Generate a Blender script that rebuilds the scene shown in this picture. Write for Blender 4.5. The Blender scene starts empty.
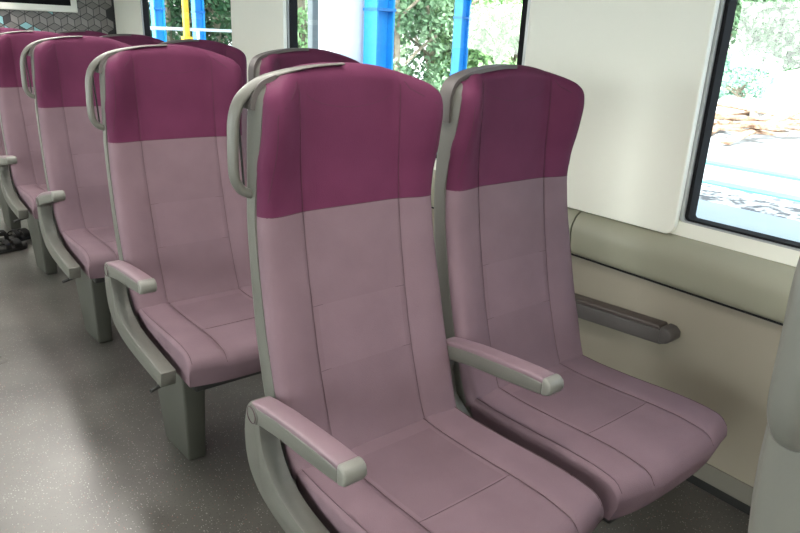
import bpy, bmesh, math, random
from mathutils import Vector, Matrix
random.seed(7)
C = bpy.context.scene.collection
P = 0.983          # seat pitch
XW = 1.31          # inner face of the window wall
YE = 5.23          # end wall
XL = -2.05         # far wall across the aisle

# ------------------------------------------------------------------ materials
def mat(name, col, rough=.5, spec=.5, metal=0, emit=None, strength=0):
    m = bpy.data.materials.new(name); m.use_nodes = True
    b = m.node_tree.nodes['Principled BSDF']
    b.inputs['Base Color'].default_value = (*col, 1)
    b.inputs['Roughness'].default_value = rough
    b.inputs['Specular IOR Level'].default_value = spec
    b.inputs['Metallic'].default_value = metal
    if emit:
        b.inputs['Emission Color'].default_value = (*emit, 1)
        b.inputs['Emission Strength'].default_value = strength
    return m

def noisy(name, col, col2, scale, rough=.5, spec=.5, bump=0., bscale=None, detail=4, lo=.35, hi=.65, extra=None):
    m = mat(name, col, rough, spec); nt = m.node_tree; N = nt.nodes; L = nt.links
    b = N['Principled BSDF']
    tc = N.new('ShaderNodeTexCoord')
    n = N.new('ShaderNodeTexNoise'); n.inputs['Scale'].default_value = scale; n.inputs['Detail'].default_value = detail
    L.new(tc.outputs['Object'], n.inputs['Vector'])
    r = N.new('ShaderNodeValToRGB')
    r.color_ramp.elements[0].position = lo; r.color_ramp.elements[1].position = hi
    r.color_ramp.elements[0].color = (*col, 1); r.color_ramp.elements[1].color = (*col2, 1)
    L.new(n.outputs['Fac'], r.inputs['Fac'])
    out = r.outputs['Color']
    if extra: out = extra(nt, tc, out)
    L.new(out, b.inputs['Base Color'])
    if bump:
        n2 = N.new('ShaderNodeTexNoise'); n2.inputs['Scale'].default_value = bscale or scale; n2.inputs['Detail'].default_value = 3
        L.new(tc.outputs['Object'], n2.inputs['Vector'])
        bp = N.new('ShaderNodeBump'); bp.inputs['Strength'].default_value = bump; bp.inputs['Distance'].default_value = .002
        L.new(n2.outputs['Fac'], bp.inputs['Height']); L.new(bp.outputs['Normal'], b.inputs['Normal'])
    return m

def panel_weave(zax, lo, hi, k):
    """the inner panel of the covers is woven in rectangles of slightly different tone"""
    def f(nt, tc, col):
        N = nt.nodes; L = nt.links
        sp = N.new('ShaderNodeSeparateXYZ'); L.new(tc.outputs['Object'], sp.inputs[0])
        ax = N.new('ShaderNodeMath'); ax.operation = 'ABSOLUTE'; L.new(sp.outputs['X'], ax.inputs[0])
        def cmp(sock, op, v):
            q = N.new('ShaderNodeMath'); q.operation = op; L.new(sock, q.inputs[0]); q.inputs[1].default_value = v; return q.outputs[0]
        a = cmp(ax.outputs[0], 'LESS_THAN', .108); z1 = cmp(sp.outputs[zax], 'GREATER_THAN', lo); z2 = cmp(sp.outputs[zax], 'LESS_THAN', hi)
        m1 = N.new('ShaderNodeMath'); m1.operation = 'MULTIPLY'; L.new(a, m1.inputs[0]); L.new(z1, m1.inputs[1])
        m2 = N.new('ShaderNodeMath'); m2.operation = 'MULTIPLY'; L.new(m1.outputs[0], m2.inputs[0]); L.new(z2, m2.inputs[1])
        s = N.new('ShaderNodeMath'); s.operation = 'MULTIPLY_ADD'; L.new(m2.outputs[0], s.inputs[0]); s.inputs[1].default_value = k; s.inputs[2].default_value = 1
        v = N.new('ShaderNodeVectorMath'); v.operation = 'SCALE'; L.new(col, v.inputs[0]); L.new(s.outputs[0], v.inputs['Scale'])
        return v.outputs[0]
    return f

MAUVE = (.170, .112, .132); MAUVE2 = (.190, .126, .148)
M = dict(
    mauve=noisy('mauve_fabric', MAUVE, MAUVE2, 9, .65, .12, .35, 420, extra=panel_weave('Z', .60, .735, .07)),
    mauve_seat=noisy('mauve_seat_fabric', MAUVE, MAUVE2, 9, .65, .12, .35, 420, extra=panel_weave('Y', -.33, -.1, -.1)),
    magenta=noisy('magenta_fabric', (.098, .021, .054), (.112, .025, .062), 8, .65, .12, .3, 420),
    seam=mat('seam_thread', (.085, .05, .06), .8),
    seam_head=mat('headrest_seam_thread', (.06, .012, .028), .8),
    pad=noisy('armrest_pad', (.185, .122, .145), (.205, .137, .160), 14, .42, .5),
    pad_dark=noisy('wall_armrest_pad', (.075, .058, .052), (.085, .066, .060), 14, .42, .5),
    grey=noisy('warm_grey_plastic', (.112, .110, .096), (.126, .123, .108), 5, .42, .45, .1, 300),
    greylt=noisy('pale_grey_plastic', (.165, .163, .145), (.185, .182, .163), 5, .4, .45),
    cap=noisy('dark_grey_plastic', (.085, .075, .072), (.10, .088, .086), 6, .5, .4),
    ped=noisy('pedestal_grey', (.055, .055, .046), (.066, .066, .055), 5, .5, .4, .1, 200),
    dark=mat('dark_steel', (.02, .02, .02), .5),
    ivory=noisy('ivory_wall', (.83, .825, .74), (.85, .845, .76), 1.5, .45, .4),
    ivory2=noisy('lower_wall_beige', (.29, .255, .205), (.31, .275, .222), 2.0, .5, .35, .05, 300),
    ledge=noisy('ledge_olive_beige', (.28, .272, .208), (.30, .292, .225), 3, .45, .45, .08, 300),
    white=mat('white_frame', (.80, .80, .74), .4),
    gasket=mat('black_rubber', (.012, .012, .014), .8, .15),
    alu=mat('window_aluminium', (.42, .43, .43), .35, metal=.3),
    skirt=mat('black_skirting', (.012, .012, .012), .6),
    skirt2=mat('grey_skirting', (.16, .15, .125), .5),
    screen=mat('screen_black', (.004, .004, .005), .6, .12),
    tileA=mat('tile_grey', (.20, .186, .18), .5), tileB=mat('tile_mid', (.17, .16, .155), .5),
    tileC=mat('tile_pale', (.245, .232, .225), .5), tileD=mat('tile_dark', (.045, .04, .045), .5),
    tileE=mat('tile_teal', (.26, .50, .54), .5), line=mat('tile_line', (.022, .022, .025), .6),
    rack=mat('rack_metal', (.22, .22, .21), .4),
    ceil=mat('ceiling_panel', (.75, .74, .70), .5),
    lamp=mat('lamp_diffuser', (1, 1, 1), .5, emit=(1, .965, .90), strength=10.0),
    lamp2=mat('broad_lamp_diffuser', (1, 1, 1), .5, emit=(1, .965, .90), strength=2.6),
    sole=mat('black_sole', (.012, .011, .011), .7), strap=mat('black_strap', (.012, .011, .011), .7, .2),
    insole=mat('grey_insole', (.03, .028, .026), .7), buckle=mat('buckle_metal', (.4, .38, .34), .35, metal=.8),
    blue=mat('blue_steel', (.008, .24, .62), .5), bluedk=mat('blue_steel_flange', (.006, .14, .42), .5),
    yellow=mat('yellow_paint', (.55, .33, .02), .6), concrete=noisy('white_concrete', (.62, .64, .66), (.72, .74, .76), 3, .8),
    pillar=noisy('grey_pillar', (.60, .62, .70), (.68, .70, .78), 2, .7), pillardk=mat('slate_post', (.10, .12, .13), .7),
    wood=noisy('weathered_wood', (.20, .11, .07), (.42, .30, .22), 6, .8),
    bark=noisy('bark', (.24, .20, .15), (.34, .29, .23), 8, .9),
    leaf=noisy('leaf_green', (.22, .42, .16), (.42, .60, .32), 1.5, .6),
    leaf2=noisy('leaf_dark_green', (.02, .075, .03), (.06, .15, .06), 1.5, .6),
    leaf3=noisy('leaf_pale_green', (.42, .60, .38), (.66, .78, .58), 1.5, .6),
    leaf4=noisy('leaf_mid_green', (.12, .24, .13), (.26, .40, .24), 1.5, .6),
    leaf5=noisy('leaf_blue_green', (.16, .34, .26), (.34, .52, .42), 1.5, .6),
    rock=noisy('pale_rock', (.35, .34, .34), (.62, .62, .62), 3, .9),
    teal=mat('teal_water', (.10, .45, .45), .3),
)

def floor_mat():
    m = mat('speckled_vinyl', (.1, .1, .09), .38, .6); nt = m.node_tree; N = nt.nodes; L = nt.links; b = N['Principled BSDF']
    tc = N.new('ShaderNodeTexCoord')
    n = N.new('ShaderNodeTexNoise'); n.inputs['Scale'].default_value = 3.2; n.inputs['Detail'].default_value = 6; L.new(tc.outputs['Object'], n.inputs['Vector'])
    r = N.new('ShaderNodeValToRGB'); r.color_ramp.elements[0].position = .35; r.color_ramp.elements[1].position = .68
    r.color_ramp.elements[0].color = (.052, .047, .042, 1); r.color_ramp.elements[1].color = (.095, .088, .079, 1); L.new(n.outputs['Fac'], r.inputs['Fac'])
    col = r.outputs['Color']
    for sc, thr, c in ((150, .10, (.30, .29, .27)), (95, .065, (.24, .09, .075)), (190, .10, (.02, .02, .02))):
        v = N.new('ShaderNodeTexVoronoi'); v.inputs['Scale'].default_value = sc; L.new(tc.outputs['Object'], v.inputs['Vector'])
        t = N.new('ShaderNodeMath'); t.operation = 'LESS_THAN'; L.new(v.outputs['Distance'], t.inputs[0]); t.inputs[1].default_value = thr * 2.2
        sp = N.new('ShaderNodeSeparateColor'); L.new(v.outputs['Color'], sp.inputs[0])
        g = N.new('ShaderNodeMath'); g.operation = 'GREATER_THAN'; L.new(sp.outputs[0], g.inputs[0]); g.inputs[1].default_value = .62
        mu = N.new('ShaderNodeMath'); mu.operation = 'MULTIPLY'; L.new(t.outputs[0], mu.inputs[0]); L.new(g.outputs[0], mu.inputs[1])
        mx = N.new('ShaderNodeMix'); mx.data_type = 'RGBA'; L.new(mu.outputs[0], mx.inputs[0]); L.new(col, mx.inputs[6]); mx.inputs[7].default_value = (*c, 1)
        col = mx.outputs[2]
    L.new(col, b.inputs['Base Color'])
    n3 = N.new('ShaderNodeTexNoise'); n3.inputs['Scale'].default_value = 1.3; L.new(tc.outputs['Object'], n3.inputs['Vector'])
    mr = N.new('ShaderNodeMapRange'); mr.inputs['To Min'].default_value = .22; mr.inputs['To Max'].default_value = .36; L.new(n3.outputs['Fac'], mr.inputs['Value'])
    L.new(mr.outputs[0], b.inputs['Roughness'])
    return m
M['floor'] = floor_mat()

def glass_mat():
    m = bpy.data.materials.new('window_glass'); m.use_nodes = True; nt = m.node_tree; N = nt.nodes; L = nt.links
    N.remove(N['Principled BSDF']); o = N['Material Output']
    t = N.new('ShaderNodeBsdfTransparent'); t.inputs[0].default_value = (.86, .95, .96, 1)
    g = N.new('ShaderNodeBsdfGlossy'); g.inputs['Roughness'].default_value = .02
    x = N.new('ShaderNodeMixShader'); x.inputs[0].default_value = .07; L.new(t.outputs[0], x.inputs[1]); L.new(g.outputs[0], x.inputs[2]); L.new(x.outputs[0], o.inputs[0])
    return m
M['glass'] = glass_mat()

# ------------------------------------------------------------------ helpers
def tag(o, label=None, cat=None, group=None, kind=None):
    if label: o['label'] = label
    if cat: o['category'] = cat
    if group: o['group'] = group
    if kind: o['kind'] = kind
    return o

def empty(name, loc, label=None, cat=None, group=None):
    o = bpy.data.objects.new(name, None); C.objects.link(o); o.location = loc; o.empty_display_size = .1
    return tag(o, label, cat, group)

def link(name, bm, material, parent=None, smooth=40, bevel=0, seg=3, loc=None):
    bmesh.ops.recalc_face_normals(bm, faces=bm.faces)
    if bevel:
        es = [e for e in bm.edges if len(e.link_faces) == 2 and e.calc_face_angle(0) > math.radians(30)]
        bmesh.ops.bevel(bm, geom=es, offset=bevel, segments=seg, profile=.5, affect='EDGES', clamp_overlap=True)
    for f in bm.faces: f.smooth = True
    for e in bm.edges:
        e.smooth = not (len(e.link_faces) == 2 and e.calc_face_angle(0) > math.radians(smooth))
    me = bpy.data.meshes.new(name); bm.to_mesh(me); bm.free()
    for mm in (material if isinstance(material, list) else [material]): me.materials.append(mm)
    o = bpy.data.objects.new(name, me); C.objects.link(o); o.parent = parent
    if loc: o.location = loc
    return o

def add_box(bm, x0, x1, y0, y1, z0, z1):
    v = [bm.verts.new(p) for p in ((x0,y0,z0),(x1,y0,z0),(x1,y1,z0),(x0,y1,z0),(x0,y0,z1),(x1,y0,z1),(x1,y1,z1),(x0,y1,z1))]
    for f in ((0,3,2,1),(4,5,6,7),(0,1,5,4),(1,2,6,5),(2,3,7,6),(3,0,4,7)): bm.faces.new([v[i] for i in f])

def box(name, m, parent, x0, x1, y0, y1, z0, z1, bevel=0, **k):
    bm = bmesh.new(); add_box(bm, x0, x1, y0, y1, z0, z1); return link(name, bm, m, parent, bevel=bevel, **k)

def prism(name, m, parent, pts, axis, a0, a1, bevel=0, seg=3, smooth=40):
    """outline in the two other axes, extruded along `axis` between a0 and a1"""
    bm = bmesh.new()
    def mk(a, p):
        return {'x': (a, p[0], p[1]), 'y': (p[0], a, p[1]), 'z': (p[0], p[1], a)}[axis]
    A = [bm.verts.new(mk(a0, p)) for p in pts]; B = [bm.verts.new(mk(a1, p)) for p in pts]
    bm.faces.new(A); bm.faces.new(B[::-1])
    for i in range(len(pts)):
        j = (i+1) % len(pts); bm.faces.new((A[i], B[i], B[j], A[j]))
    return link(name, bm, m, parent, bevel=bevel, seg=seg, smooth=smooth)

def spline(pts, n=8):
    """Catmull-Rom through the points"""
    P_ = [Vector(p) for p in pts]; P_ = [2*P_[0]-P_[1]] + P_ + [2*P_[-1]-P_[-2]]; out = []
    for i in range(1, len(P_)-2):
        a, b, c, d = P_[i-1:i+3]
        for k in range(n):
            t = k/n; out.append(.5*((2*b) + (c-a)*t + (2*a-5*b+4*c-d)*t*t + (3*b-a-3*c+d)*t**3))
    out.append(P_[-2]); return out

def add_tube(bm, pts, ra, rb=None, up=Vector((0, 1, 0)), n=10, cap=True, scale=None):
    """sweep an ellipse (ra across, rb along `up`)"""
    rb = rb or ra; rings = []
    for i, p in enumerate(pts):
        t = (pts[min(i+1, len(pts)-1)] - pts[max(i-1, 0)]).normalized()
        s = t.cross(up); s = s.normalized() if s.length > 1e-5 else t.cross(Vector((1, 0, 0))).normalized()
        u = s.cross(t).normalized(); k = scale(i/(len(pts)-1)) if scale else (1, 1)
        rings.append([bm.verts.new(p + s*math.cos(a)*ra*k[0] + u*math.sin(a)*rb*k[1]) for a in [2*math.pi*j/n for j in range(n)]])
    for r0, r1 in zip(rings, rings[1:]):
        for j in range(n): bm.faces.new((r0[j], r0[(j+1) % n], r1[(j+1) % n], r1[j]))
    if cap: bm.faces.new(rings[0][::-1]); bm.faces.new(rings[-1])

def tube(name, m, parent, pts, ra, rb=None, n=10, **k):
    bm = bmesh.new(); add_tube(bm, pts, ra, rb, n=n, **k); return link(name, bm, m, parent, smooth=60)

def lerp(tab, z):
    if z <= tab[0][0]: return tab[0][1]
    for (a, b), (c, d) in zip(tab, tab[1:]):
        if z <= c:
            t = (z-a)/(c-a); return b + (d-b)*t
    return tab[-1][1]
def slerp(tab, z):      # smooth version: average of neighbours
    return sum(lerp(tab, z+d) for d in (-.02, -.01, 0, .01, .02))/5
def sstep(a, b, x):
    t = max(0, min(1, (x-a)/(b-a))); return t*t*(3-2*t)
def roll(d, R):
    if d >= R: return 0
    q = 1-max(d, 0)/R; return R*(1-math.sqrt(max(0, 1-q*q)))

def closed_pad(name, m, parent, us, vs, Pf, Pb, smooth=50):
    """front grid Pf(u,v); its border is carried to Pb(u,v) and closed"""
    bm = bmesh.new(); nu, nv = len(us), len(vs)
    g = [[bm.verts.new(Pf(u, v)) for u in us] for v in vs]
    for j in range(nv-1):
        for i in range(nu-1): bm.faces.new((g[j][i], g[j][i+1], g[j+1][i+1], g[j+1][i]))
    b = [[bm.verts.new(Pb(u, v)) for u in us] for v in vs]
    for j in range(nv-1):
        for i in range(nu-1): bm.faces.new((b[j][i], b[j+1][i], b[j+1][i+1], b[j][i+1]))
    ring = [(0, i) for i in range(nu)] + [(j, nu-1) for j in range(1, nv)] + [(nv-1, i) for i in range(nu-2, -1, -1)] + [(j, 0) for j in range(nv-2, 0, -1)]
    for (a, c), (d, e) in zip(ring, ring[1:]+ring[:1]): bm.faces.new((g[a][c], b[a][c], b[d][e], g[d][e]))
    return link(name, bm, m, parent, smooth=smooth)

# ------------------------------------------------------------------ seat shape (local: x across, -y forward, origin on the floor under the arm pivot line)
F = [(.36, -.10), (.42, -.072), (.46, -.05), (.52, -.028), (.58, -.008), (.66, .014), (.75, .034), (.84, .052), (.93, .066), (1.0, .074), (1.07, .078), (1.13, .080), (1.18, .082), (1.22, .086)]
HW = [(.36, .218), (.42, .225), (.50, .228), (.70, .226), (.85, .221), (.93, .217), (.99, .216), (1.05, .218), (1.10, .214), (1.14, .213), (1.17, .211), (1.19, .206), (1.205, .197), (1.213, .187)]
HS = [(.33, .216), (.42, .224), (.50, .228), (.70, .227), (.93, .221), (1.0, .217), (1.10, .215), (1.14, .214), (1.17, .211), (1.19, .206), (1.205, .197), (1.213, .187)]
BW = [(.40, .012), (.55, .020), (.70, .018), (.85, .014), (.93, .016), (1.0, .030), (1.08, .054), (1.13, .062), (1.17, .054), (1.2, .03), (1.22, .02)]
ZB, ZS = .405, .93
def ztop(u): return 1.214 - .038*abs(u)**2.6
def zc(v, lo=ZB):
    return lo + (ZS-lo)*(v/.65) if v <= .65 else ZS + (1.214-ZS)*(v-.65)/.35
def zz(u, v, lo=ZB):
    return lo + (ZS-lo)*(v/.65) if v <= .65 else ZS + (ztop(u)-ZS)*(v-.65)/.35
def fsurf(x, z):
    ax = abs(x)
    return slerp(F, z) - slerp(BW, z)*sstep(.10, .19, ax)
def rear_y(z): return slerp(F, z) - slerp(BW, z)*1.0 + lerp([(.4, .030), (.9, .032), (1.05, .034), (1.22, .036)], z)
def rear_in(u, z):
    k = sstep(.55, .95, abs(u)); return rear_y(z)*k + (slerp(F, z)+.040)*(1-k)
def back_front(u, v):
    hw = lerp(HW, zc(v)); x = u*hw; z = zz(u, v)
    y = fsurf(x, z) + roll(hw-abs(x), .026) + roll(ztop(u)-z, .03) + (roll(z-ZB, .03))
    # stitched grooves
    for s in (-.122, .122): y += .0025*math.exp(-((x-s)/.0045)**2)
    return (x, y, z)
def back_rear(u, v):
    hw = lerp(HW, zc(v)); z = zz(u, v)
    return (u*hw*.995, rear_in(u, z), z)
SL = .335
def shell_out(u, v):
    hw = lerp(HS, zc(v, SL)); z = zz(u, v, SL) - .004*sstep(.9, 1, v)
    x = u*hw
    return (x, slerp(F, z) + lerp([(.3, .088), (.9, .066), (1.1, .050), (1.2, .044)], z) - roll(hw-abs(x), .022) - roll(ztop(u)-z, .025)*.8, z)
def shell_in(u, v):
    hw = lerp(HS, zc(v, SL)); z = zz(u, v, SL) - .004*sstep(.9, 1, v)
    return (u*hw, rear_in(u, z)-.002, z)
half = [1-(1-t/20)**1.8 for t in range(21)]
US = sorted(set([-h for h in half[1:]] + half + [s*(.122+d)/.222 for s in (-1, 1) for d in (-.008, -.004, 0, .004, .008)]))
VL = [.65*(1-(1-t/10)**1.7)/1*0 for t in range(0)] + [.65*t for t in (0, .008, .018, .03, .045, .065)] + [.65*(.065+(1-.065)*t/26) for t in range(1, 27)]
VH = [.65+.35*t/18*.82 for t in range(19)] + [.65+.35*(.82+.18*(1-(1-t/10)**1.8)) for t in range(1, 11)]
USS = [-h for h in half[:0:-2]] + half[::2]

CT = [(-.56, .437), (-.50, .444), (-.42, .452), (-.34, .449), (-.24, .441), (-.14, .436), (-.05, .438), (0, .44)]
YB, YFr = -.045, -.515
def cush_y(u, v): return YB + (YFr + .022*abs(u)**3 - YB)*v
def cush_top(u, v):
    hw = .223 - .004*(1-v); x = u*hw; y = cush_y(u, v)
    z = slerp(CT, y) - .006*(1-sstep(.10, .15, abs(x))) - roll(hw-abs(x), .014) - roll(y-(YFr+.022*abs(u)**3), .036) - roll(YB-y, .015)
    for s in (-.122, .122): z -= .0025*math.exp(-((x-s)/.0045)**2)
    # the sides bow in a little below the piping
    return (x, y, z)
def cush_bot(u, v):
    hw = .218 - .004*(1-v); y = cush_y(u, v)
    return (u*hw, y + (.016*sstep(.8, 1, v)), .352)
VC = [0, .01, .025, .045] + [.045+.80*t/16 for t in range(1, 17)] + [.845+.155*(1-(1-t/12)**1.8) for t in range(1, 13)]

def surf_tube(name, m, parent, pts, r=.0008, n=6):
    return tube(name, m, parent, [Vector(p) for p in pts], r, n=n)

def make_armrest(root, x, material_pad, pivot_disc, mid=False):
    """pad, body and end cap swung from a pivot; x = centre"""
    w = .0222
    top = [(.004, .579), (-.035, .588), (-.10, .599), (-.20, .610), (-.27, .616), (-.308, .617)]
    bot = [(-.308, .579), (-.27, .573), (-.20, .564), (-.10, .553), (-.035, .541), (.0, .534)]
    pv = Vector((x, 0, .565)); q = lambda L_: [(y-pv.y, z-pv.z) for y, z in L_]
    body = prism('armrest', M['grey'], root, q([(.018, .556), (.014, .571)] + [(y, z-.009) for y, z in top] + bot), 'x', -w, w, bevel=.005); body.location = pv
    prism('armrest_pad', material_pad, body, q([(y, z) for y, z in top] + [(y, z-.014) for y, z in top[::-1]]), 'x', -w+.001, w-.001, bevel=.0045)
    prism('end_cap', M['greylt'], body, q([(-.306, .6192), (-.320, .618), (-.330, .611), (-.333, .596), (-.326, .583), (-.306, .577)]), 'x', -w-.001, w+.001, bevel=.006)
    return body

def make_seat(kind):
    root = empty('train_seat', (0, 0, 0))
    shell = closed_pad('back_shell', M['grey'], root, USS, [0, .02, .05] + [.05+.9*t/24 for t in range(1, 25)] + [.96, .975, .985, .992, 1], shell_out, shell_in)
    lower = closed_pad('backrest', M['mauve'], root, US, VL, back_front, back_rear)
    head = closed_pad('headrest_cover', M['magenta'], root, US, VH, back_front, back_rear)
    def seam(x0, z0, z1, n, par, m, dx=0):
        pts = []
        for i in range(n+1):
            t = i/n; z = z0+(z1-z0)*t; x = x0 + dx*math.sin(t*math.pi)
            pts.append((x, fsurf(x, z)+.0012, z))
        surf_tube('seam', m, par, pts)
    for s in (-1, 1):
        seam(s*.122, .435, ZS, 16, lower, M['seam']); seam(s*.122, ZS, 1.175, 12, head, M['seam_head'])
        # the outer wing seam that bows out round the head
        pts = []
        for i in range(17):
            t = i/16; z = ZS+.03+(1.180-ZS-.03)*t; x = s*(.205 - .075*sstep(.72, 1.0, t)*1.0 - .010*math.sin(t*math.pi))
            hw = lerp(HW, z); pts.append((x, fsurf(x, z) + roll(hw-abs(x), .026) + roll(ztop(x/hw)-z, .03)+.0004, z))
        surf_tube('seam', M['seam_head'], head, pts, .0009)
    surf_tube('seam', M['seam_head'], head, [(x, fsurf(x, z)+.0004, z) for x, z in [(.105*math.cos(a), 1.165-.035*math.sin(a)) for a in [math.pi*i/16 for i in range(17)]]], .0007)
    # boundary stitching between the two covers
    surf_tube('seam', M['seam_head'], head, [(x, fsurf(x, ZS)+roll(.217-abs(x), .026)+.0004, ZS) for x in [-.208+.416*i/40 for i in range(41)]], .0010)
    for z in (.60, .735):
        surf_tube('seam', M['seam'], lower, [(x, fsurf(x, z)+.0008, z) for x in [-.12+.24*i/8 for i in range(9)]], .0006)
    if True:
        # darker cap that hoods the top corner of the shell
        bm = bmesh.new(); xs = [(-.2175, 1.085), (-.2175, 1.115), (-.2155, 1.142), (-.208, 1.163), (-.193, 1.180), (-.165, 1.192), (-.12, 1.203), (-.05, 1.212), (0, 1.214)]
        if kind == 'aisle': xs = [(-.2175, 1.13), (-.2155, 1.145), (-.208, 1.163), (-.193, 1.180), (-.165, 1.192)]
        pts = spline([(x, .128, z) for x, z in xs], 6)
        rings = []
        for i, p in enumerate(pts):
            t = (pts[min(i+1, len(pts)-1)]-pts[max(i-1, 0)]).normalized(); nrm = Vector((-t.z, 0, t.x)); k = 1 if i < len(pts)*.6 else 1-.8*(i/len(pts)-.6)/.4
            f_ = slerp(F, min(p.z, 1.2))
            rings.append([bm.verts.new(Vector((p.x, y, p.z)) + nrm*h) for y, h in ((f_+.002, -.008), (f_+.002, .002*k), (f_+.042, .002*k), (f_+.048, -.008))])
        for a, b in zip(rings, rings[1:]):
            for j in range(4): bm.faces.new((a[j], a[(j+1) % 4], b[(j+1) % 4], b[j]))
        bm.faces.new(rings[0]); bm.faces.new(rings[-1][::-1])
        link('shell_cap', bm, M['cap'], root, bevel=0, smooth=50)
    # seat cushion
    cu = closed_pad('seat_cushion', M['mauve_seat'], root, US, VC, cush_top, cush_bot)
    for s in (-1, 1):
        pts = [];
        for i in range(41):
            v = .03 + .965*i/40; x, y, z = cush_top(s*.122/.224, v); pts.append((x, y, z+.0016))
        surf_tube('seam', M['seam'], cu, pts)
        pts = []
        for i in range(41):
            v = .03 + .96*i/40; x, y, z = cush_top(s*.955, v); pts.append((x, y, z+.0004))
        surf_tube('seam', M['seam'], cu, pts, .001)
    surf_tube('seam', M['seam'], cu, [(lambda p: (p[0], p[1], p[2]+.0006))(cush_top(u, .62)) for u in [-.54+1.08*i/12 for i in range(13)]], .0006)
    box('seat_pan', M['dark'], root, -.20, .20, -.47, -.03, .325, .354, bevel=.006)
    if kind == 'aisle':
        ax = -.257
        # J-shaped side member
        outer = spline([(y, 0, z) for y, z in ((.006, .579), (.024, .557), (.036, .515), (.038, .470), (.026, .422), (-.008, .386), (-.06, .364), (-.15, .350), (-.30, .345), (-.425, .345))], 6)
        inner = spline([(y, 0, z) for y, z in ((-.437, .393), (-.30, .399), (-.17, .408), (-.10, .428), (-.060, .460), (-.037, .500), (-.031, .532), (-.031, .561), (-.019, .578))], 6)
        prism('side_frame', M['grey'], root, [(p.x, p.z) for p in outer] + [(p.x, p.z) for p in inner], 'x', ax-.022, ax+.020, bevel=.006, seg=2)
        a = make_armrest(root, ax-.0005, M['pad'], True)
        bm = bmesh.new()
        for r, x0, x1 in ((.0215, ax-.0245, ax-.018), (.0165, ax-.0262, ax-.018)):
            ring = [(r*math.cos(t), .585+r*math.sin(t)) for t in [2*math.pi*i/28 for i in range(28)]]
            A = [bm.verts.new((x0, y-.006, z-.030)) for y, z in ring]; B = [bm.verts.new((x1, y-.006, z-.030)) for y, z in ring]
            bm.faces.new(A)
            for i in range(28): bm.faces.new((A[i], B[i], B[(i+1) % 28], A[(i+1) % 28]))
            bm.faces.new(B[::-1])
        link('pivot_cover', bm, M['grey'], root, bevel=.001, seg=1)
        tube('pivot_ring', M['seam'], root, [Vector((ax-.0264, -.006+.0175*math.cos(t), .555+.0175*math.sin(t))) for t in [2*math.pi*i/28 for i in range(29)]], .0009, n=6, cap=False, up=Vector((1, 0, 0)))
        # grab handle on the aisle corner
        hp = spline([(-.01, .098, 1.2125), (-.08, .100, 1.207), (-.14, .103, 1.196), (-.19, .106, 1.178), (-.226, .107, 1.150), (-.242, .107, 1.115), (-.2465, .106, 1.07), (-.2475, .105, 1.01), (-.239, .103, .984), (-.226, .101, .973), (-.205, .10, .966)], 7)
        bm = bmesh.new(); add_tube(bm, hp, .0095, .019, n=16, scale=lambda t: ((.25+.75*sstep(.05, .4, t)), .6+.4*sstep(0, .3, t)-.38*sstep(.35, .9, t)))
        link('grab_handle', bm, M['grey'], root, smooth=70)
        tube('handle_rod', M['dark'], root, [Vector((-.229, .118, 1.12)), Vector((-.225, .112, .985))], .0025, n=8)
        # pedestal
        bm = bmesh.new()
        pb = [(-.190, -.140), (-.178, -.312), (-.122, -.312), (-.118, -.140)]; pt = [(-.205, -.10), (-.185, -.325), (-.112, -.325), (-.108, -.10)]
        A = [bm.verts.new((x, y, 0)) for x, y in pb]; B = [bm.verts.new((x, y, .335)) for x, y in pt]
        bm.faces.new(A); bm.faces.new(B[::-1])
        for i in range(4): bm.faces.new((A[i], B[i], B[(i+1) % 4], A[(i+1) % 4]))
        link('pedestal', bm, M['ped'], root, bevel=.008)
        lv = tube('recline_lever', M['dark'], root, [Vector((-.24, -.40, .345)), Vector((-.285, -.40, .335)), Vector((-.30, -.405, .333))], .006, n=8)
    else:
        make_armrest(root, -.2475, M['pad'], False)
        prism('armrest_bracket', M['grey'], root, [(.016, .571), (.026, .53), (.03, .44), (0, .39), (-.06, .36), (-.09, .40), (-.03, .44), (-.012, .50), (-.018, .54), (-.012, .57)], 'x', -.2475-.013, -.2475+.013, bevel=.004)
        box('support_beam', M['dark'], root, -.60, .18, -.26, -.18, .285, .328, bevel=.006)
    return root

def children(o): return [c for c in bpy.data.objects if c.parent == o]
def copy_tree(o, parent=None):
    c = o.copy(); C.objects.link(c); c.parent = parent
    for ch in children(o): copy_tree(ch, c)
    return c

AX, WX = .265, .757
aisle = make_seat('aisle'); window = make_seat('window')
A_LAB = {0: 'front aisle seat, fully in view, magenta headrest over mauve back and cushion',
         1: 'second aisle seat back, directly behind the front one, its grey pedestal on open floor',
         2: 'third aisle seat back, between the fully visible second one and the seat beside the sandals',
         3: 'fourth aisle seat back, cut by the left photo edge, black sandals beside its pedestal',
         4: 'rearmost aisle seat, only its magenta top showing below the patterned end wall',
         -1: 'aisle seat right beside the viewer, only its grey side strip and handle end showing'}
W_LAB = {0: 'front window seat, shaded maroon headrest, beside the beige lower wall and wall armrest',
         1: 'second window seat back, its maroon top peeking over the front aisle seat',
         2: 'third window seat back, its dark maroon top peeking above the second aisle seat',
         3: 'fourth window seat back, sliver of maroon top below the distant window',
         4: 'rearmost window seat, a sliver of top below the end wall corner'}
TILT = {2: 8, 3: 3}
for k in (0, 1, 2, 3, 4, -1):
    o = aisle if k == 0 else copy_tree(aisle)
    o.location = (AX, k*P - (.016 if k < 0 else 0), 0); tag(o, A_LAB[k], 'seat', 'magenta and mauve aisle seats in a row')
    for ch in children(o):
        if ch.name.startswith('armrest'): ch.rotation_euler.x = math.radians(-TILT.get(k, 0))
for k in (0, 1, 2, 3, 4):
    o = window if k == 0 else copy_tree(window)
    o.location = (WX, k*P, 0); tag(o, W_LAB[k], 'seat', 'window seats in a row')

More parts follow.
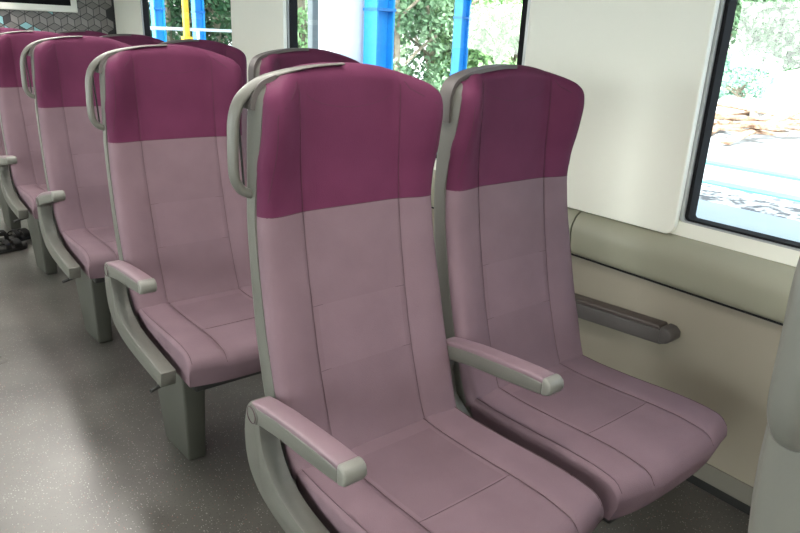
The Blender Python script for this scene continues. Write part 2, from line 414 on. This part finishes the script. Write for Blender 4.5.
# armrests fixed to the wall, one per window seat (those further back are hidden)
def wall_arm(k, label):
    r = empty('armrest_bar', (XW, k*P, 0), label, 'armrest', 'armrests on the window wall')
    prism('armrest_body', M['cap'], r, [(.30, .385), (.30, .440), (-.14, .466), (-.165, .460), (-.172, .448), (-.165, .431), (-.14, .419)], 'x', -.055, .0, bevel=.005)
    prism('armrest_pad', M['pad_dark'], r, [(.30, .440), (.30, .452), (-.128, .478), (-.136, .466)], 'x', -.053, -.004, bevel=.004)
    prism('armrest_end_cap', M['cap'], r, [(-.136, .478), (-.160, .476), (-.175, .463), (-.176, .444), (-.160, .428), (-.136, .424)], 'x', -.058, .0, bevel=.006)
wall_arm(0, 'dark grey armrest fixed to the beige wall beside the front window seat')

# ------------------------------------------------------------------ setting
def struct(name, o): o.name = name; return tag(o, kind='structure')
struct('floor', box('floor', M['floor'], None, XL, XW+.02, -3.2, YE+.02, -.06, 0))
struct('ceiling', box('ceiling', M['ceil'], None, XL-.1, XW+.1, -3.3, YE+.1, 2.22, 2.30))

WIN = [(-1.77+2.323*k, -.10+2.323*k) for k in (-1, 0, 1, 2)]     # y ranges of the glazed openings
WIN = [(a, min(b, YE-.7)) for a, b in WIN]
ZW0, ZW1 = .790, 1.66
def side_wall(name, xin, xout, wins, m_hi, m_lo):
    bm = bmesh.new(); x0, x1 = min(xin, xout), max(xin, xout)
    add_box(bm, x0, x1, -3.2, YE+.1, ZW1, 2.24); add_box(bm, x0, x1, -3.2, YE+.1, .66, ZW0)
    ys = [-3.2] + [q for w in wins for q in w] + [YE+.1]
    for a, b in zip(ys[::2], ys[1::2]):
        if b > a: add_box(bm, x0, x1, a, b, ZW0, ZW1)
    struct(name, link(name, bm, m_hi))
    bm = bmesh.new(); add_box(bm, x0, x1, -3.2, YE+.1, -.06, .66); return link(name, bm, m_lo)
WR = [(max(a, -3.2), b) for a, b in WIN]
struct('wall_right_lower', side_wall('wall_right', XW, XW+.05, WR, M['ivory'], M['ivory2']))
struct('wall_left_lower', side_wall('wall_left', XL, XL-.05, WR, M['ivory'], M['ivory2']))
struct('wall_back', box('wall_back', M['ivory'], None, XL-.1, XW+.1, -3.3, -3.2, -.06, 2.3))

def rrect(y0, y1, z0, z1, r, n=6):
    pts = []
    for cy, cz, a0 in ((y1-r, z1-r, 0), (y0+r, z1-r, 90), (y0+r, z0+r, 180), (y1-r, z0+r, 270)):
        for i in range(n+1):
            a = math.radians(a0+90*i/n); pts.append((cy+r*math.cos(a), cz+r*math.sin(a)))
    return pts
def ringframe(name, m, parent, outer, inner, x0, x1):
    bm = bmesh.new(); n = len(outer); V = [[bm.verts.new((x, *p)) for p in L_] for x, L_ in ((x0, outer), (x0, inner), (x1, inner), (x1, outer))]
    for a in range(4):
        A, B = V[a], V[(a+1) % 4]
        for i in range(n): bm.faces.new((A[i], B[i], B[(i+1) % n], A[(i+1) % n]))
    return link(name, bm, m, parent)
def train_window(n, y0, y1, xin, sgn):
    r = empty('window_%d' % n, (xin, (y0+y1)/2, ZW0)); tag(r, kind='structure'); h = (y1-y0)/2; H = ZW1-ZW0
    ringframe('window_frame', M['alu'], r, rrect(-h, h, 0, H, .02), rrect(-h+.012, h-.012, .004, H-.012, .015), 0*sgn, sgn*.05)
    ringframe('gasket', M['gasket'], r, rrect(-h+.0115, h-.0115, .0035, H-.0115, .015), rrect(-h+.045, h-.023, .010, H-.045, .010), sgn*.010, sgn*.052)
    bm = bmesh.new(); bm.faces.new([bm.verts.new((sgn*.046, *p)) for p in rrect(-h+.018, h-.018, .006, H-.03, .008)])
    link('pane', bm, M['glass'], r)
n = 1
for a, b in WR:
    train_window(n, a, b, XW, 1); n += 1
for a, b in WR:
    train_window(n, a, b, XL, -1); n += 1

# white pier panels standing proud of the wall between the windows
tn = 1
for k in (-1, 0, 1):
    y0, y1 = -.104+2.323*k, .530+2.323*k
    o = prism('trim_%d' % tn, M['ivory'], None, rrect(y0, y1, .749, 2.1, .03), 'x', XW-.024, XW-.001, bevel=.004); struct('trim_%d' % tn, o); tn += 1
# padded ledge under the windows, in lengths
prof = [(XW, .748), (XW-.020, .742), (XW-.040, .725), (XW-.052, .700), (XW-.054, .67), (XW-.048, .625), (XW-.038, .605), (XW-.02, .598), (XW, .598)]
prof = [(p.x, p.z) for p in spline([(x, 0, z) for x, z in prof], 4)]
for a, b in ((-2.1, .228), (.234, 2.55), (2.556, YE)):
    o = prism('trim_%d' % tn, M['ledge'], None, prof, 'y', a, b, bevel=0); struct('trim_%d' % tn, o); tn += 1
struct('trim_%d' % tn, box('trim', M['gasket'], None, XW-.02, XW, -3.2, YE, .590, .600)); tn += 1
struct('baseboard_right', box('baseboard_right', M['skirt'], None, XW-.012, XW, -3.2, YE, 0, .034))
struct('trim_%d' % tn, prism('trim', M['skirt2'], None, [(XW, .085), (XW-.006, .085), (XW-.016, .04), (XW-.016, .032), (XW, .032)], 'y', -3.2, YE)); tn += 1

# end wall with the cube-pattern panel
struct('wall_end', box('wall_end', M['ivory'], None, XL-.1, XW+.1, YE, YE+.1, -.06, 2.3))
bm = bmesh.new(); add_box(bm, XL+.05, XW-.001, YE-.012, YE-.0005, .95, 2.1)
for f in bm.faces: f.material_index = 0
s = .060; g = .0035
rng = random.Random(8)
W3 = s*math.sqrt(3); row = 0; z = .98
while z < 2.07:
    x = XL+.12 + (W3/2 if row % 2 else 0)
    while x < XW-.06:
        hexv = [(x+s*math.cos(math.radians(90+60*i)), z+s*math.sin(math.radians(90+60*i))) for i in range(6)]
        for q in ((0, 1, 2), (2, 3, 4), (4, 5, 0)):
            quad = [(x, z)] + [hexv[i] for i in q]; mx = sum(p[0] for p in quad)/4; mz = sum(p[1] for p in quad)/4
            vs = [bm.verts.new((mx+(px-mx)*.91, YE-.0135, mz+(pz-mz)*.91)) for px, pz in quad]
            f = bm.faces.new(vs); t = rng.random()
            f.material_index = 5 if t < .10 else 4 if t < .18 else 1+{0: 0, 2: 1, 4: 2}[q[0]]
        x += W3
    z += 1.5*s; row += 1
o = link('trim_%d' % tn, bm, [M['line'], M['tileA'], M['tileB'], M['tileC'], M['tileD'], M['tileE']]); struct('trim_%d' % tn, o); tn += 1
# display on the end wall
tv = empty('wall_display', (.18, YE-.015, 1.335), 'black screen in a white frame on the patterned end wall', 'screen')
box('screen_frame', M['white'], tv, -.90, .825, -.045, 0, 0, .95, bevel=.008)
box('screen', M['screen'], tv, -.85, .775, -.049, -.03, .052, .90, bevel=.002)

# overhead racks and lamps
def rack(x0, x1, label):
    r = empty('luggage_rack', ((x0+x1)/2, 0, 1.75), label, 'luggage rack', None); h = (x1-x0)/2
    box('shelf', M['rack'], r, -h, h, -3.1, YE-.1, 0, .03, bevel=.004)
    for i in range(8): 
        y = -2.8+1.1*i; s_ = 1 if x0 > 0 else -1
        box('bracket', M['rack'], r, -h, h, y, y+.03, -.03, 0, bevel=.004)
rack(.42, XW, 'metal luggage rack running above the window seats')
rack(XL, -1.55, 'metal luggage rack running along the wall across the aisle')
for i, y in enumerate((-1.9, .3, 2.5, 4.3)):
    w_ = 'one two three four'.split()[i]
    r = empty('ceiling_light', (.30, y, 2.2), 'narrow ceiling lamp over the aisle seats, number %s from the near end' % w_, 'ceiling light', 'narrow lamps over the aisle seats')
    box('housing', M['white'], r, -.10, .10, -.95, .95, -.02, .019, bevel=.004)
    box('diffuser', M['lamp'], r, -.08, .08, -.92, .92, -.03, -.02)
    r = empty('ceiling_light', (-.16, y, 2.2), 'broad ceiling lamp over the aisle, number %s from the near end' % w_, 'ceiling light', 'broad lamps over the aisle')
    box('housing', M['white'], r, -.20, .20, -.95, .95, -.02, .019, bevel=.004)
    box('diffuser', M['lamp2'], r, -.18, .18, -.92, .92, -.03, -.02)

# ------------------------------------------------------------------ sandals by the fourth aisle seat
def sandal(loc, rz, label):
    r = empty('sandal', loc, label, 'sandal', 'pair of black sandals'); r.rotation_euler.z = rz
    pts = spline([(x, y, 0) for x, y in ((0, -.13), (.038, -.105), (.043, -.05), (.034, .02), (.036, .09), (.022, .13), (0, .14), (-.026, .128), (-.034, .09), (-.03, .02), (-.042, -.05), (-.036, -.105), (0, -.13))], 4)[:-1]
    prism('sole', M['sole'], r, [(p.x, p.y) for p in pts], 'z', 0, .026, bevel=.004)
    prism('insole', M['insole'], r, [(p.x*.88, p.y*.94) for p in pts], 'z', .026, .031, bevel=.001)
    for y, h, w in ((-.06, .062, .022), (-.005, .066, .016), (.075, .085, .014)):
        a = spline([(-.042, y, .02), (-.036, y, h*.75), (0, y, h), (.036, y, h*.75), (.042, y, .02)], 5)
        st = tube('strap', M['strap'], r, a, .003, w, up=Vector((0, 1, 0)))
        if y < 0: box('buckle', M['buckle'], st, .028, .044, y-.010, y+.010, h*.55, h*.55+.014, bevel=.002)
    tube('heel_strap', M['strap'], r, spline([(-.036, .075, .07), (-.03, .125, .075), (0, .142, .078), (.03, .125, .075), (.036, .075, .07)], 5), .003, .012, up=Vector((0, 0, 1)))
sandal((-.02, 3.17, 0), math.radians(108), 'black strapped sandal lying nearer the aisle, cut by the left photo edge')
sandal((.06, 3.36, 0), math.radians(118), 'black strapped sandal just behind the other, nearer the grey pedestal')

# ------------------------------------------------------------------ outdoors
GZ = -1.2
FWD = None
CAM = Vector((-.5084, -1.0548, 1.2706)); YAW, PIT, ROL, FPX = .6812, .3367, .0438, 659.55
fw = Vector((math.sin(YAW)*math.cos(PIT), math.cos(YAW)*math.cos(PIT), -math.sin(PIT)))
rt = Vector((math.cos(YAW), -math.sin(YAW), 0)); up = rt.cross(fw)
r2 = rt*math.cos(ROL)+up*math.sin(ROL); u2 = -rt*math.sin(ROL)+up*math.cos(ROL)

gb = bmesh.new(); add_box(gb, -40, 70, -30, 70, GZ-.2, GZ); struct('ground', link('ground', gb, noisy('pale_ground', (.30, .33, .37), (.42, .45, .48), .8, .9)))

GS = noisy('shaded_slab', (.30, .37, .45), (.34, .42, .50), .6, .8)
struct('path', box('path', GS, None, XW+.4, 10.5, -14, 26, GZ, GZ+.02))
gr_ = noisy('gravel_strip', (.10, .11, .13), (.62, .66, .70), 5.5, .9, lo=.42, hi=.58, detail=8)
struct('ground_strip', box('ground_strip', gr_, None, 10.5, 11.9, -14, 26, GZ, GZ+.03))
struct('kerb', box('kerb', M['teal'], None, 11.95, 12.35, -14, 5.2, GZ, GZ+.05)); struct('kerb_far', box('kerb_far', M['teal'], None, 14.2, 14.6, -14, 26, GZ, GZ+.05))
def mound():
    bm = bmesh.new(); rg = random.Random(2); nx, ny = 14, 50; g = []
    for j in range(ny+1):
        row = []
        for i in range(nx+1):
            u, v = i/nx, j/ny; h = math.sin(math.pi*u)**.8*(1.9+.5*math.sin(v*9)+.3*math.sin(v*23))*min(1, 6*v, 6*(1-v)) + rg.uniform(-.12, .12)
            row.append(bm.verts.new((33+12*u+rg.uniform(-.2, .2), -6+50*v, GZ-.05+max(0, h))))
        g.append(row)
    for j in range(ny):
        for i in range(nx): bm.faces.new((g[j][i], g[j][i+1], g[j+1][i+1], g[j+1][i]))
    return link('hill', bm, noisy('pale_rubble', (.42, .40, .38), (.72, .70, .68), 1.4, .9), None, smooth=25)
struct('hill', mound())
struct('roof_canopy', box('roof_canopy', M['pillar'], None, XW+.5, 10.2, -14, 26, 3.7, 3.8))
def column(x, y, w, z1, m, label, base=None, rails=True):
    r = empty('steel_column', (x, y, GZ), label, 'column', 'blue steel columns beside the track')
    h = z1-GZ
    bm = bmesh.new()
    b0 = base-GZ if base is not None else 0
    add_box(bm, -w/2, -w/2+.02, -w/2, w/2, b0, h); add_box(bm, w/2-.02, w/2, -w/2, w/2, b0, h); add_box(bm, -w/2+.02, w/2-.02, -.015, .015, b0, h)
    link('shaft', bm, m, r)
    for z in ([b0+.08, b0+.9, b0+1.8, b0+2.7]):
        if z < h: box('flange_plate', M['bluedk'], r, -w/2-.01, w/2+.01, -w/2-.01, w/2+.01, z, z+.03)
    if base is not None: box('concrete_base', M['concrete'], r, -w*.9, w*.9, -w*.9, w*.9, 0, b0, bevel=.03)
def at(px, dist):     # a ground point seen in the direction of an image column
    d = fw + r2*((px-400)/FPX) + u2*.36; d.z = 0; d.normalize(); return CAM.x+d.x*dist, CAM.y+d.y*dist
column(*at(379, 7.4), .23, 3.69, M['blue'], 'blue steel column seen through the middle window, just right of the pale pillar')
column(*at(461.5, 10.5), .17, 3.69, M['blue'], 'blue steel column on a white concrete base, seen through the middle window', base=.64)
column(*at(159, 12.0), .17, 3.69, M['blue'], 'blue steel column left of the yellow post in the far window')
column(*at(199, 13.0), .17, 3.69, M['blue'], 'blue steel column right of the yellow post in the far window')
pl = box('pale_pillar', M['pillar'], None, -.19, .19, -.19, .19, 0, 4.88, bevel=.05, loc=(*at(341, 7.6), GZ)); tag(pl, 'broad pale pillar seen through the middle window, left of the blue column', 'pillar')
pl = box('slate_post', M['pillardk'], None, -.055, .055, -.055, .055, 0, 4.88, bevel=.01, loc=(*at(314, 8.2), GZ)); tag(pl, 'slim dark grey post at the left side of the middle window', 'post')
yp = empty('yellow_post', (*at(186.5, 11.2), GZ), 'yellow post seen through the far window between two blue columns', 'post')
box('shaft', M['yellow'], yp, -.04, .04, -.04, .04, 0, 4.88, bevel=.01)
for z in (.0, 1.6, 2.2): box('collar', M['yellow'], yp, -.07, .07, -.07, .07, z, z+.12, bevel=.01)
hr = empty('handrail', (*at(198, 12.4), GZ), 'white tubular handrail behind the yellow post in the far window', 'railing')
for z in (2.15, 2.42): tube('rail', M['concrete'], hr, [Vector((-1.2, -.6, z)), Vector((1.2, .6, z))], .025)
for t in (-1, 0, 1): tube('upright', M['concrete'], hr, [Vector((1.1*t, .55*t, 0)), Vector((1.1*t, .55*t, 2.42))], .025)

def tree(x, y, h, rad, m, label, seed, n=2600, ls=.16, low=.0):
    rg = random.Random(seed); r = empty('tree', (x, y, GZ), label, 'tree', 'trees and bushes beyond the track')
    tb = bmesh.new(); add_tube(tb, spline([(0, 0, 0), (.1, .05, h*.35), (-.05, 0, h*.75)], 5), .14, n=8)
    for k in range(5):
        a = k*1.3; add_tube(tb, spline([(0, 0, h*(.25+.08*k)), (rad*.4*math.cos(a), rad*.4*math.sin(a), h*(.4+.08*k)), (rad*.75*math.cos(a), rad*.75*math.sin(a), h*(.5+.08*k))], 4), .05, n=6)
    link('trunk', tb, M['bark'], r)
    bm = bmesh.new(); blobs = []
    for k in range(16):
        a = rg.random()*6.283; q = rad*math.sqrt(rg.random())*.75; zz_ = h*(low+.15+(.85-low)*rg.random()); blobs.append((q*math.cos(a), q*math.sin(a), zz_, rad*(.25+.25*rg.random())))
    for i in range(n):
        bx, by, bz, br = rg.choice(blobs); d = Vector((rg.gauss(0, 1), rg.gauss(0, 1), rg.gauss(0, .8))).normalized()*br*(.7+.35*rg.random())
        c = Vector((bx, by, max(.05, bz))) + d
        if c.z < .03: c.z = .03+rg.random()*.3
        a = Vector((rg.gauss(0, 1), rg.gauss(0, 1), rg.gauss(0, 1))).normalized(); b = a.cross(Vector((rg.gauss(0, 1), rg.gauss(0, 1), rg.gauss(0, 1)))).normalized(); q = ls*(.6+.8*rg.random())
        bm.faces.new([bm.verts.new(c+a*q*s1+b*q*.5*s2) for s1, s2 in ((-1, 0), (0, -1), (1, 0), (0, 1))])
    link('foliage', bm, m, r)
T = [(395, 21, 5, 2.2, 'leaf4', 'mid green tree just right of the big blue column'),
     (432, 23, 4.5, 2.2, 'leaf4', 'bushy green tree between the two blue columns of the middle window'),
     (478, 24, 4.6, 2.2, 'leaf', 'pale sunlit tree just right of the blue column on a white base'),
     (520, 22, 4.3, 2.0, 'leaf', 'pale sunlit tree at the right side of the middle window'),
     (338, 26, 6, 2.6, 'leaf3', 'tree glimpsed between posts at the left of the middle window'),
     (300, 20, 5.5, 1.8, 'leaf', 'green tree at the very left of the middle window'),
     (165, 24, 7, 2.6, 'leaf2', 'dark tree at the left of the far window'),
     (190, 27, 7, 2.8, 'leaf2', 'dark tree behind the yellow post'),
     (215, 25, 7, 2.6, 'leaf2', 'dark tree at the right of the far window'),
     (221, 15, 1.7, .7, 'leaf3', 'low bright green bush at the lower right of the far window'),
     (722, 52, 9, 4.2, 'leaf4', 'leafy tree at the top left of the right window'),
     (772, 55, 10, 4.6, 'leaf4', 'leafy tree behind the pale rubble, top middle of the right window'),
     (822, 53, 10, 4.6, 'leaf4', 'leafy tree at the top right corner of the photo'),
     (753, 31, 2.0, 1.5, 'leaf5', 'low blue-green bush amid the rubble in the right window')]
for i, (px, d, h, rad, m, lab) in enumerate(T):
    x, y = at(px, d); tree(x, y, h, rad, M[m], lab, i+11, n=7000 if rad > 1.5 else 2500, ls=.24 if rad > 4 else .10 if rad > 1.6 else .09)
# rocks and planks in the right window
rg = random.Random(5)
names = ['left', 'right']
for i in range(26):
    x, y = at(690+rg.random()*135, 22+rg.random()*8)
    L_ = 1.8+rg.random()*3.5; a = rg.random()*3.14
    p = box('plank', M['wood'], None, -L_/2, L_/2, -.12, .12, 0, .07, bevel=.005, loc=(x, y, GZ+.02+rg.random()*.45)); p.rotation_euler = (rg.uniform(-.1, .1), rg.uniform(-.12, .12), a)
    tag(p, 'weathered brown plank in the debris heap seen through the right window', 'plank', 'planks in the debris heap')
for i in range(14):
    x, y = at(700+rg.random()*115, 27+rg.random()*5)
    bm = bmesh.new(); bmesh.ops.create_icosphere(bm, subdivisions=2, radius=.45+.45*rg.random())
    for v in bm.verts: v.co *= 1+rg.uniform(-.14, .14); v.co.z *= .7
    p = link('rock', bm, M['rock'], None, smooth=20, loc=(x, y, GZ+.22)); tag(p, 'pale broken rock in the rubble seen through the right window', 'rock', 'rocks in the rubble')

# ------------------------------------------------------------------ light and sky
w = bpy.data.worlds.new('sky'); bpy.context.scene.world = w; w.use_nodes = True; nt = w.node_tree; N = nt.nodes
L = nt.links
bg = N['Background']; bg.inputs[0].default_value = (1, .975, .93, 1); bg.inputs[1].default_value = 1
tc = N.new('ShaderNodeTexCoord'); sp = N.new('ShaderNodeSeparateXYZ'); L.new(tc.outputs['Generated'], sp.inputs[0])
mr = N.new('ShaderNodeMapRange'); mr.interpolation_type = 'SMOOTHSTEP'    # sky brighter on the sun's side
for k_, v_ in (('From Min', -.7), ('From Max', .5), ('To Min', 5.2), ('To Max', 1.0)): mr.inputs[k_].default_value = v_
L.new(sp.outputs['X'], mr.inputs['Value']); L.new(mr.outputs[0], bg.inputs[1])
sd = bpy.data.lights.new('sun', 'SUN'); sd.energy = 5; sd.angle = .02; sd.color = (1, .97, .9); so = bpy.data.objects.new('sun', sd); C.objects.link(so)
so.rotation_euler = Vector((.25, .42, -1)).to_track_quat('-Z', 'Y').to_euler(); so.location = (0, 0, 12)

# ------------------------------------------------------------------ camera
cd = bpy.data.cameras.new('camera'); cam = bpy.data.objects.new('camera', cd); C.objects.link(cam)
cd.sensor_width = 36; cd.lens = FPX/800*36; cd.clip_start = .02; cd.clip_end = 300
mw = Matrix((r2, u2, -fw)).transposed().to_4x4(); mw.translation = CAM; cam.matrix_world = mw
sc = bpy.context.scene; sc.camera = cam
sc.view_settings.view_transform = 'Standard'; sc.view_settings.look = 'None'; sc.view_settings.gamma = 1; sc.view_settings.exposure = 1.30
